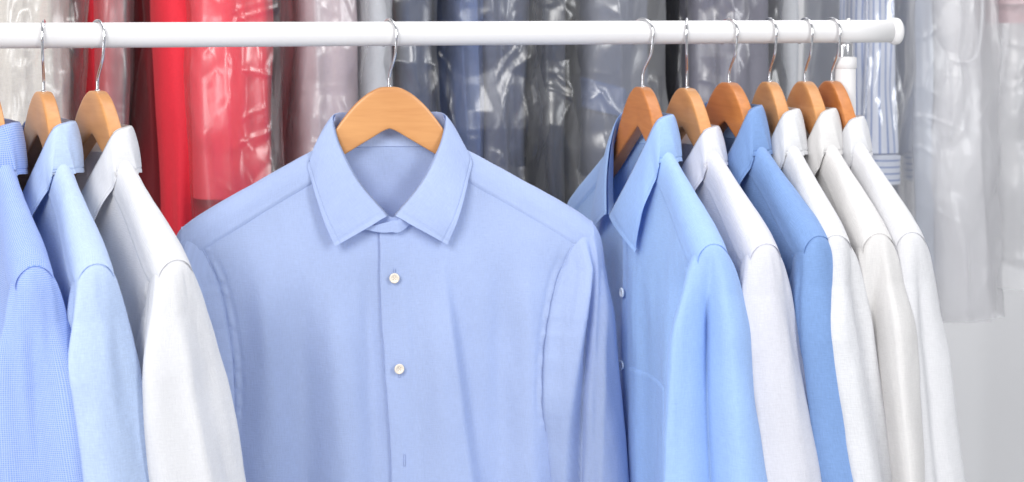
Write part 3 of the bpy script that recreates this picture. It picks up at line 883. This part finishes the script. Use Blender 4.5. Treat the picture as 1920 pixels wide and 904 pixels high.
F_OPEN = np.array([(.000, .028, -.0900), (.034, .025, -.0895), (.057, .011, -.0885), (.0625, -.006, -.0950),
                   (.0560, -.019, -.1230), (.0350, -.032, -.1640), (.0040, -.0430, -.2060)])
E_OPEN = np.array([(.000, .037, -.1430), (.049, .030, -.1420), (.080, .013, -.1395), (.0910, -.007, -.1425),
                   (.0880, -.024, -.1720), (.0840, -.034, -.2060), (.0790, -.038, -.2400)])

hang(-22, 62, -75, side(11, sleeve_folds=([], [(3.4, -.225, 3.2, -.52, .009, .45, 'stepL'), (2.2, -.225, 2.4, -.52, -.007, .3, 'ridge'), (2.8, -.24, 2.7, -.5, -.008, .25, 'ridge')]), sleeve_back=(0, 0.0120), sleeve_front=(0, -0.0200)), 'check', 'wood',
     'blue micro-check shirt, the only checked one, beside the plain pale blue shirt', 'wooden hanger of the blue micro-check shirt, mostly hidden by its collar')
hang(82, 62, -80, side(12, sleeve_folds=([], [(2.3, -.220, 2.15, -.52, .009, .40, 'stepL'), (1.9, -.222, 1.8, -.50, -.009, .18, 'ridge'), (3.9, -.24, 4.1, -.5, .004, .5, 'ridge')]), sleeve_back=(0, 0.0100), sleeve_front=(0, -0.0340)), 'pale', 'wood',
     'plain pale blue shirt hanging between the micro-check shirt and a white shirt', 'wooden hanger inside the plain pale blue shirt beside the micro-check shirt')
hang(183, 57, -55, side(13, sleeve_folds=([], [(2.1, -.220, 2.0, -.52, .007, .40, 'stepL'), (3.4, -.225, 3.8, -.52, -.005, .40, 'ridge'), (4.3, -.25, 4.5, -.52, .004, .4, 'ridge')]), cl=-.006, sleeve_back=(0, 0.0220), sleeve_front=(0, -0.0300), pocket=(.045, .145, -.385, -.53)), 'white', 'wood',
     'white shirt hanging beside the red garments, next to the pale blue shirt', 'wooden hanger inside the white shirt next to the pale blue shirt')
hang(1205, 74, -52, side(14, sleeve_folds=([], [(2.15, -.222, 1.9, -.48, .007, .30, 'stepR'), (2.65, -.222, 2.65, -.48, -.020, .34, 'ridge'), (3.15, -.222, 3.2, -.48, .010, .50, 'stepL'), (4.4, -.23, 4.5, -.5, .005, .4, 'ridge')]), sleeve_back=(0, -0.0040), sleeve_front=(0, 0.0040), F=F_OPEN, E=E_OPEN, collar='open', zneck=-.222, overlap=.006, pocket=(.052, .155, -.370, -.53),
     buttons=[(.042, -.290), (.042, -.372)], edge=([-.21, -.25, -.32, -.41, -.50, -.80], [.012, .031, .034, .034, .035, .037])), 'sky', 'wood_dark',
     'bright sky blue shirt with open pointed collar and a chest pocket', 'reddish wooden hanger standing out of the open collar of the sky blue shirt', drop=-.004, btn='clear_button')
hang(1288, 73, -97, side(15, sleeve_folds=([], [(2.0, -.222, 2.0, -.52, .007, .35, 'stepL'), (3.6, -.23, 3.9, -.52, -.005, .35, 'ridge'), (4.4, -.3, 4.4, -.52, .005, .3, 'ridge')]), cl=-.012, sleeve_back=(0, 0.0240), sleeve_front=(0, -0.0300)), 'lilac_white', 'wood',
     'cool white linen shirt hanging between the sky blue and mid blue shirts', 'wooden hanger inside the cool white shirt behind the sky blue one', drop=-.006)
hang(1367, 71, -65, side(16, sleeve_folds=([], [(2.2, -.222, 2.1, -.52, .006, .35, 'stepL'), (3.3, -.24, 3.6, -.52, -.004, .5, 'ridge')]), cl=.005, sleeve_back=(0, 0.0220), sleeve_front=(0, -0.0460)), 'mid', 'wood_dark',
     'mid blue cotton shirt, the darkest blue shirt, hanging between two white shirts', 'wooden hanger inside the mid blue shirt')
hang(1443, 79, -72, side(17, sleeve_folds=([], [(2.5, -.222, 2.5, -.52, .007, .3, 'stepL'), (3.5, -.225, 3.7, -.50, -.008, .25, 'ridge'), (4.2, -.225, 4.3, -.52, .006, .3, 'stepR')]), sleeve_back=(0, 0.0040), sleeve_front=(0, -0.0520)), 'linen', 'wood',
     'crumpled white linen shirt hanging between the mid blue and cream shirts', 'wooden hanger inside the crumpled white linen shirt after the mid blue one')
hang(1510, 78, -72, side(18, sleeve_folds=([], [(3.05, -.218, 2.95, -.50, .015, .40, 'stepL'), (2.65, -.222, 2.5, -.50, -.010, .25, 'ridge'), (4.2, -.25, 4.2, -.5, .004, .4, 'ridge')]), sleeve_back=(0, -0.0220), sleeve_front=(0, -0.0400)), 'cream', 'wood',
     'cream white shirt, second from the capped end of the rail', 'wooden hanger inside the cream white shirt, second from the capped rail end')
hang(1560, 77, -68, side(19, sleeve_folds=([], [(2.4, -.220, 2.3, -.50, .006, .3, 'stepL'), (3.1, -.225, 3.2, -.50, -.007, .20, 'ridge'), (3.7, -.28, 4.0, -.5, .004, .3, 'ridge')]), cl=-.010, sleeve_back=(0, -0.0100), sleeve_front=(0, -0.0240)), 'white', 'wood_dark',
     'plain white shirt hanging last, closest to the capped end of the rail', 'reddish wooden hanger closest to the capped rail end and its post')

# ------------------------------------------------------------------ garments in plastic behind
M['b_cream'] = fabric('cream_knit', (0.74, 0.70, 0.65, 1), weave=0.10, wrinkle=0.6, slub=0.6)
M['b_red'] = fabric('red_wool', (0.70, 0.022, 0.042, 1), weave=0.06, wrinkle=0.15, transl=0.05)
M['b_gap_shade'] = fabric('gap_shade_maroon', (0.12, 0.006, 0.010, 1), weave=0.06, wrinkle=0.2, transl=0.03)  # shade of the gap beside the red dress, given as a colour
M['b_red2'] = fabric('bright_red_wool', (0.80, 0.045, 0.075, 1), weave=0.06, wrinkle=0.15, transl=0.05)
M['b_pink'] = fabric('pale_mauve_wool', (0.60, 0.50, 0.53, 1), weave=0.06, wrinkle=0.2)
M['b_lgrey'] = fabric('light_grey_cotton', (0.58, 0.59, 0.62, 1), weave=0.06, wrinkle=0.2)
M['b_slate'] = fabric('slate_grey_wool', (0.085, 0.100, 0.150, 1), weave=0.06, wrinkle=0.2, transl=0.05)
M['b_blue'] = fabric('denim_blue_cotton', (0.105, 0.150, 0.295, 1), weave=0.08, wrinkle=0.2, transl=0.05)
M['b_grey'] = fabric('mid_grey_wool', (0.20, 0.21, 0.24, 1), weave=0.06, wrinkle=0.2, transl=0.05)
M['b_navy'] = fabric('navy_grey_wool', (0.115, 0.130, 0.185, 1), weave=0.06, wrinkle=0.2, transl=0.05)
M['b_dark'] = fabric('charcoal_wool', (0.055, 0.062, 0.085, 1), weave=0.06, wrinkle=0.2, transl=0.03)
M['b_black'] = fabric('black_wool', (0.022, 0.024, 0.034, 1), weave=0.06, wrinkle=0.2, transl=0.02)
M['b_mauve'] = fabric('grey_mauve_cotton', (0.20, 0.195, 0.25, 1), weave=0.06, wrinkle=0.2)
M['b_white'] = fabric('white_denim', (0.84, 0.83, 0.85, 1), weave=0.06, wrinkle=0.3)
M['b_rose'] = fabric('dusty_pink_cotton', (0.62, 0.40, 0.43, 1), weave=0.06, wrinkle=0.2)
M['b_paleblue'] = fabric('pale_grey_blue_cotton', (0.60, 0.64, 0.73, 1), weave=0.05, wrinkle=0.2)
M['b_stripe'] = fabric('blue_striped_cotton', (0.68, 0.71, 0.80, 1), weave=0.04, wrinkle=0.15, stripes=((0.25, 0.32, 0.56, 1), 0.0098, 0.24, 0))
M['b_stripe_h'] = fabric('blue_striped_cotton_cuff', (0.68, 0.71, 0.80, 1), weave=0.04, wrinkle=0.15, stripes=((0.25, 0.32, 0.56, 1), 0.0098, 0.24, 1))
M['film'] = film('clear_film', 0.05, 0.06)
M['film_milky'] = film('milky_film', 0.22, 0.08, rough=0.30)
M['film_haze'] = film('haze_painted_film', 0.30, 0.05, rough=0.35)  # its extra milkiness paints the white haze at the far right
M['film_crisp'] = film('crinkled_film', 0.055, 0.075, rough=0.30)

NB = Vector((-RAIL_DIR.y, RAIL_DIR.x, 0))
BACK_Z = 0.40; BACK_OFF = 0.66
def loop_tube(cx, hx, y0, y1, ztop, zbot, seed, amp, n, nr, shoulder=0.10, zs=None, kx=7.0, flare=0.0, power=0.38, xdrift=0.0):
    """closed draped tube, local x along the rail and local y away from the viewer"""
    af = np.linspace(0, 2 * np.pi, 6001)
    xf = hx * np.sign(np.cos(af)) * np.abs(np.cos(af)) ** power; yf_ = (y1 - y0) / 2 * np.sign(np.sin(af)) * np.abs(np.sin(af)) ** power
    ds = np.hypot(np.diff(xf), np.diff(yf_)) * np.where(yf_[:-1] < -.15 * (y1 - y0), 1.0, .3)
    cs = np.r_[0, np.cumsum(ds)]
    a = np.interp(np.arange(n) / n * cs[-1], cs, af)
    tau = np.linspace(0, 1, nr); z = ztop + (zbot - ztop) * tau
    if zs is not None: z = zs; tau = (z - ztop) / (zbot - ztop); nr = len(z)
    cx_, sy_ = np.sign(np.cos(a)) * np.abs(np.cos(a)) ** power, np.sign(np.sin(a)) * np.abs(np.sin(a)) ** power
    top = np.sqrt(np.clip((ztop - z) / shoulder, 0.0, 1)); top = 0.03 + 0.97 * top
    ym, hy = (y0 + y1) / 2, (y1 - y0) / 2
    fl = 1 + flare * tau
    X = cx + xdrift * tau[:, None] + hx * (0.35 + .65 * top)[:, None] * fl[:, None] * cx_[None]
    Y = ym + hy * top[:, None] * sy_[None]
    X = X + (.010 * fbm(z * 3.2, 0 * z + seed, seed + 51, 3) * sstep(tau, .1, .3))[:, None] + .006 * (fbm(np.broadcast_to(z[:, None], X.shape) * 5, np.sign(cx_)[None] * 2.0 + 0 * X, seed + 52, 2)) * np.abs(cx_)[None]
    A = np.broadcast_to(a[None], X.shape); Z = np.broadcast_to(z[:, None], X.shape)
    f1 = fbm(X * kx * 3 + Y * 9, Z * 1.6, seed, 2); f2 = fbm(X * kx * 5 + Y * 12 + Z * 1.5, Z * 2.2, seed + 77, 1)
    d = amp * (f1 + .9 * (.5 - np.abs(f2) * 1.6)) * sstep(np.broadcast_to(tau[:, None], X.shape), .02, .3)
    X = X + d * np.cos(A); Y = Y + d * np.sin(A)
    return np.stack([X, Y, Z], -1)
def garment(px0, px1, mat, label, cat, name, off=.46, zb=None, py_bot=None, seed=0, amp=.012, depth=.34, sleeve=True, group='garments hanging behind the shirts', sl_mat=None, sl_frac=(.08, .92), sl_py=None):
    pc, D = behind((px0 + px1) / 2, off)
    hx = abs(behind(px1, off)[0].x - behind(px0, off)[0].x) / RAIL_DIR.x / 2
    if py_bot is not None: zb = z_at(py_bot, D)
    if zb is None: zb = -.62
    root = empty(name, (pc.x, pc.y, 0), RAIL_YAW, label, cat, group)
    y0b = .035 if sleeve else 0.0
    P = loop_tube(0, hx * .96, y0b, y0b + depth, BACK_Z - .085, zb, seed, amp, 96, 90)
    uv = np.stack([np.broadcast_to(np.cumsum(np.r_[0, np.linalg.norm(np.diff(P[45], axis=0), axis=1)])[None], P.shape[:2]), P[..., 2]], -1)
    grids('body', [(P, uv, True)], M[mat], root)
    if sleeve:
        x0 = hx * (-1 + 2 * sl_frac[0]); x1 = hx * (-1 + 2 * sl_frac[1])
        zs = z_at(sl_py, D) if sl_py else zb + .03
        P = loop_tube((x0 + x1) / 2, (x1 - x0) / 2, -.002, .075, BACK_Z - .16, zs, seed + 40, amp * .75, 80, 90, shoulder=.06, power=.75, kx=8)
        uv = np.stack([np.broadcast_to(np.cumsum(np.r_[0, np.linalg.norm(np.diff(P[45], axis=0), axis=1)])[None], P.shape[:2]), P[..., 2]], -1)
        grids('sleeve', [(P, uv, True)], M[sl_mat or mat], root)
    global last_garment, last_dims
    last_garment = root; last_dims = (hx, D)
    return root, hx, D, zb
def bag(px0, px1, mat, label, off=.445, py_bot=None, zb=-.66, seed=0, amp=.010, depth=.42, ridge=.010, bands=3, full=0.0, creases=60):
    pc, D = behind((px0 + px1) / 2, off)
    hx = abs(behind(px1, off)[0].x - behind(px0, off)[0].x) / RAIL_DIR.x / 2
    if py_bot is not None: zb = z_at(py_bot, D)
    nr = int(max(60, (BACK_Z - .07 - zb) / .0040)); n = int((hx * 3.2 + depth * .9) / .0027)
    zlo = max(zb, -.38)
    zs = np.concatenate([np.linspace(BACK_Z - .07, .08, 22)[:-1], np.linspace(.08, zlo, int((.08 - zlo) / .0027))] + ([np.linspace(zlo, zb, 22)[1:]] if zb < zlo - .01 else []))
    P = loop_tube(0, hx, 0.0, depth, BACK_Z - .07, zb, seed, amp * .6, n, nr, kx=5, power=.45, shoulder=.12, zs=zs)
    X, Y, Z = P[..., 0], P[..., 1], P[..., 2]
    s = np.arange(n) / n * (hx * 4 + depth * 2); S_ = np.broadcast_to(s[None], X.shape)
    w1 = fbm(X * 9 + Y * 9, Z * 7, seed + 3, 2); w2 = fbm(X * 9 + Y * 9 + 40, Z * 7, seed + 5, 2)
    q = X * 1.0 + Y * .8
    r1 = lnoise(q * 15 + .8 * w1 + Z * 3, Z * 6 + .8 * w2, seed + 11)
    r2 = lnoise(q * 34 + .7 * w2 - Z * 9, Z * 13 + .7 * w1, seed + 13)
    r3 = lnoise(q * 75 + .7 * w1 + Z * 22, Z * 30 + .6 * w2, seed + 15)
    r4 = lnoise(q * 110 - Z * 50, Z * 60 + q * 30, seed + 16)
    rs = np.random.RandomState(seed)
    mask = .10 + 0 * q
    for k in range(bands):
        q0 = -hx + 2 * hx * (k + rs.uniform(.15, .85)) / bands; wk = rs.uniform(.008, .018)
        qc = q0 + .022 * fbm(Z * 4.5, 0 * Z + k, seed + 60 + k, 2)
        mask = mask + np.exp(-((q - qc) / wk) ** 2) * sstep(fbm(Z * 9, 0 * Z + k, seed + 80 + k, 2), -.35, .15)
    mask = np.clip(mask + full * sstep(fbm(q * 9, Z * 6, seed + 21, 2), -.35, .2), 0, 1)
    d = ridge * (2.2 * r1 + 1.3 * r2 * mask + .40 * r3 * mask)
    # long thin tent-like creases
    nk = int(creases * (.35 + hx * 8))
    for k in range(nk):
        qa = rs.uniform(-hx * 1.05, hx * 1.25); za = rs.uniform(-.34, .10)
        ang = rs.normal(0, .38) if rs.rand() < .75 else rs.normal(0, 1.0)
        ln = rs.uniform(.018, .075); wd = rs.uniform(.0018, .0042); ht = rs.uniform(.0006, .0020) * ridge / .010
        dx, dz = math.sin(ang), -math.cos(ang)
        along = (q - qa) * dx + (Z - za) * dz; acr = (q - qa) * dz - (Z - za) * dx + .06 * along * np.sin(along * 60 + k)
        d = d + ht * np.exp(-(np.abs(acr) / wd) ** 1.4) * np.exp(-(along / (ln * .5)) ** 4)
    fr = np.where(Y < depth * .5, 1.0, .4)
    P[..., 1] -= d * fr * sstep(BACK_Z - .07 - Z, .0, .08)
    P[..., 0] += .45 * d * np.sign(X) * np.clip(np.abs(X) / hx, 0, 1) ** 2
    root = grids('plastic_garment_bag', [(P, np.stack([S_, Z], -1), True)], M[mat], None)
    root.location = (pc.x, pc.y, 0); root.rotation_euler = (0, 0, RAIL_YAW)
    tag(root, label, 'garment bag', 'clear plastic garment bags behind the shirts')
    return root

garment(-95, 152, 'b_cream', 'cream knitted garment in clear plastic behind the pale blue shirt', 'garment', 'knit_garment', seed=5, amp=.010)
bag(-110, 158, 'film_crisp', 'clear plastic bag over the cream knitted garment', seed=6, full=.5, ridge=.012)
garment(140, 236, 'b_red', 'narrow dark red garment between the cream knit and the red dress', 'garment', 'red_garment', off=.55, seed=7)
bag(186, 246, 'film_milky', 'milky pink-looking plastic bag beside the dark gap before the red dress', off=.50, seed=8, ridge=.004, depth=.3)
garment(258, 330, 'b_gap_shade', 'dark maroon form standing in for the shadow gap beside the long red dress', 'garment', 'gap_shade_form', off=.545, seed=41)  # added dark form that paints the shaded gap before the dress
garment(285, 480, 'b_red', 'long bright red dress hanging behind a red jacket', 'dress', 'red_dress', off=.50, seed=9, amp=.020, sleeve=False)
garment(352, 524, 'b_red2', 'bright red jacket in clear plastic, its hem above the long red dress', 'jacket', 'red_jacket', off=.455, py_bot=374, seed=10, amp=.008, depth=.30, sleeve=False)
bag(350, 545, 'film_crisp', 'clear crinkled plastic bag over the red jacket', off=.44, seed=12, creases=90, ridge=.012, py_bot=520)
garment(552, 672, 'b_pink', 'pale mauve garment behind the collar of the periwinkle shirt', 'garment', 'mauve_garment', seed=13, amp=.009)
bag(575, 684, 'film_crisp', 'crinkled plastic bag over the pale mauve garment', seed=14, creases=90, ridge=.012)
garment(672, 752, 'b_lgrey', 'light grey garment behind the hook of the middle hanger', 'garment', 'grey_garment', seed=15, amp=.009)
garment(752, 836, 'b_slate', 'slate grey garment between a light grey and a blue garment', 'garment', 'slate_garment', seed=16, amp=.010)
bag(748, 840, 'film_crisp', 'clear plastic bag over the slate grey garment', seed=17)
garment(826, 936, 'b_blue', 'denim blue garment beside the heavily crinkled bag', 'garment', 'blue_garment', seed=18, off=.47)
garment(905, 1006, 'b_navy', 'navy grey garment under heavily crinkled plastic', 'garment', 'navy_garment', seed=19, amp=.012)
bag(868, 1012, 'film_crisp', 'heavily crinkled shiny plastic bag over the navy grey garment', seed=20, ridge=.020, full=1.0, creases=110)
garment(1006, 1074, 'b_dark', 'charcoal garment next to the heavily crinkled shiny bag', 'garment', 'charcoal_garment', seed=21)
bag(1010, 1086, 'film_crisp', 'narrow creased plastic bag over the charcoal garment', seed=22, full=.5, ridge=.013)
garment(1070, 1150, 'b_black', 'black garment in the dark gap behind the grey one', 'garment', 'black_garment', seed=23, off=.56)
garment(1098, 1252, 'b_navy', 'grey garment with a blue band, behind the sky blue shirt', 'garment', 'grey_garment', seed=24, off=.47)
rt = last_garment
hx_, D_ = last_dims
P = loop_tube(-.030, .036, -.010, .075, z_at(152, D_), z_at(212, D_), 91, .004, 80, 20, shoulder=.004, power=.6)
P[..., 2] -= .25 * (P[..., 0] + .03)
grids('band', [(P, None, True)], M['b_blue'], rt)
bag(1088, 1262, 'film_milky', 'milky plastic bag over the grey garment with a blue band', seed=25)
garment(1246, 1310, 'b_black', 'black garment in the gap beside the grey mauve garment', 'garment', 'black_garment', seed=26, off=.55)
garment(1292, 1476, 'b_mauve', 'grey mauve garment behind the hangers of the white and mid blue shirts', 'garment', 'mauve_garment', seed=27)
bag(1300, 1484, 'film_crisp', 'crinkled plastic bag over the grey mauve garment', seed=28, ridge=.012, full=.5)
garment(1470, 1494, 'b_lgrey', 'narrow pale grey garment beside the strip of bare wall', 'garment', 'grey_garment', seed=29, off=.50, depth=.07)
# blue striped shirt
rt, hx, D, zb = garment(1628, 1702, 'b_stripe', 'blue and white striped shirt in plastic behind the rack end', 'shirt', 'striped_shirt', seed=30, py_bot=300, amp=.006, sl_py=288, depth=.05)
P = loop_tube(.0, hx * .80, -.006, .07, z_at(288, D), z_at(346, D), 31, .003, 80, 24, shoulder=.004, power=.75)
grids('cuff', [(P, np.stack([P[..., 0], P[..., 2]], -1), True)], M['b_stripe_h'], rt)
bag(1622, 1722, 'film', 'smooth milky plastic bag over the striped shirt', seed=42, ridge=.005, creases=25, py_bot=470, depth=.09)
garment(1700, 1762, 'b_paleblue', 'pale grey-blue garment between the striped shirt and the white trousers', 'garment', 'pale_blue_garment', seed=33, off=.52, py_bot=560)
# white trousers
rt, hx, D, zb = garment(1758, 1886, 'b_white', 'white denim trousers with pockets hanging in plastic', 'trousers', 'white_trousers', seed=34, off=.50, py_bot=606, amp=.012, sleeve=False)
def on_front(pts, r, name):
    tube_obj(name, [(x, -.0115, z) for x, z in crom(np.array(pts), 30)[0]], r, M['b_white'], rt, 8)
on_front([(-hx * .80, z_at(108, D)), (-hx * .30, z_at(116, D)), (hx * .05, z_at(100, D)), (hx * .18, z_at(40, D)), (hx * .2, z_at(-30, D))], .0022, 'pocket_edge')
on_front([(-hx * .82, z_at(112, D)), (-hx * .82, z_at(180, D)), (-hx * .78, z_at(262, D))], .0016, 'pocket_seam')
on_front([(-hx * .85, z_at(582, D)), (0, z_at(578, D)), (hx * .85, z_at(570, D))], .0013, 'hem_stitch')
on_front([(-hx * .85, z_at(592, D)), (0, z_at(588, D)), (hx * .85, z_at(580, D))], .0013, 'hem_stitch')
bag(1700, 1905, 'film_haze', 'wide plastic bag over the white trousers, whitened to stand for haze', off=.47, seed=35, ridge=.008, py_bot=600)
garment(1884, 2010, 'b_rose', 'dusty pink garment hanging beyond the white trousers', 'garment', 'pink_garment', seed=36, off=.46, py_bot=44, amp=.006)
bag(1880, 2030, 'film_haze', 'plastic bag below the dusty pink garment, whitened to stand for haze', seed=37, off=.45, py_bot=540, ridge=.010)

# the rail they hang from, above the picture
b0, _ = behind(-260, BACK_OFF); b1, _ = behind(2150, BACK_OFF)
br = empty('back_rack', (b0.x, b0.y, FLOOR), 0, 'white rail behind the shirts that carries the bagged garments', 'clothes rack')
q0 = np.array(b0 - Vector(br.location)); q1 = np.array(b1 - Vector(br.location)); q0[2] = q1[2] = BACK_Z - FLOOR
tube_obj('rail', [q0, (q0 + q1) / 2, q1], .014, M['rail'], br, 24)
for q in (q0, q1):
    tube_obj('post', [q + [0, 0, -.012], q + [0, 0, -.8], q * [1, 1, 0] + [0, 0, .02]], .014, M['rail'], br, 24)
    tube_obj('foot', [q * [1, 1, 0] + np.array(NB) * -.25 + [0, 0, .02], q * [1, 1, 0] + np.array(NB) * .25 + [0, 0, .02]], .018, M['rail'], br, 16)
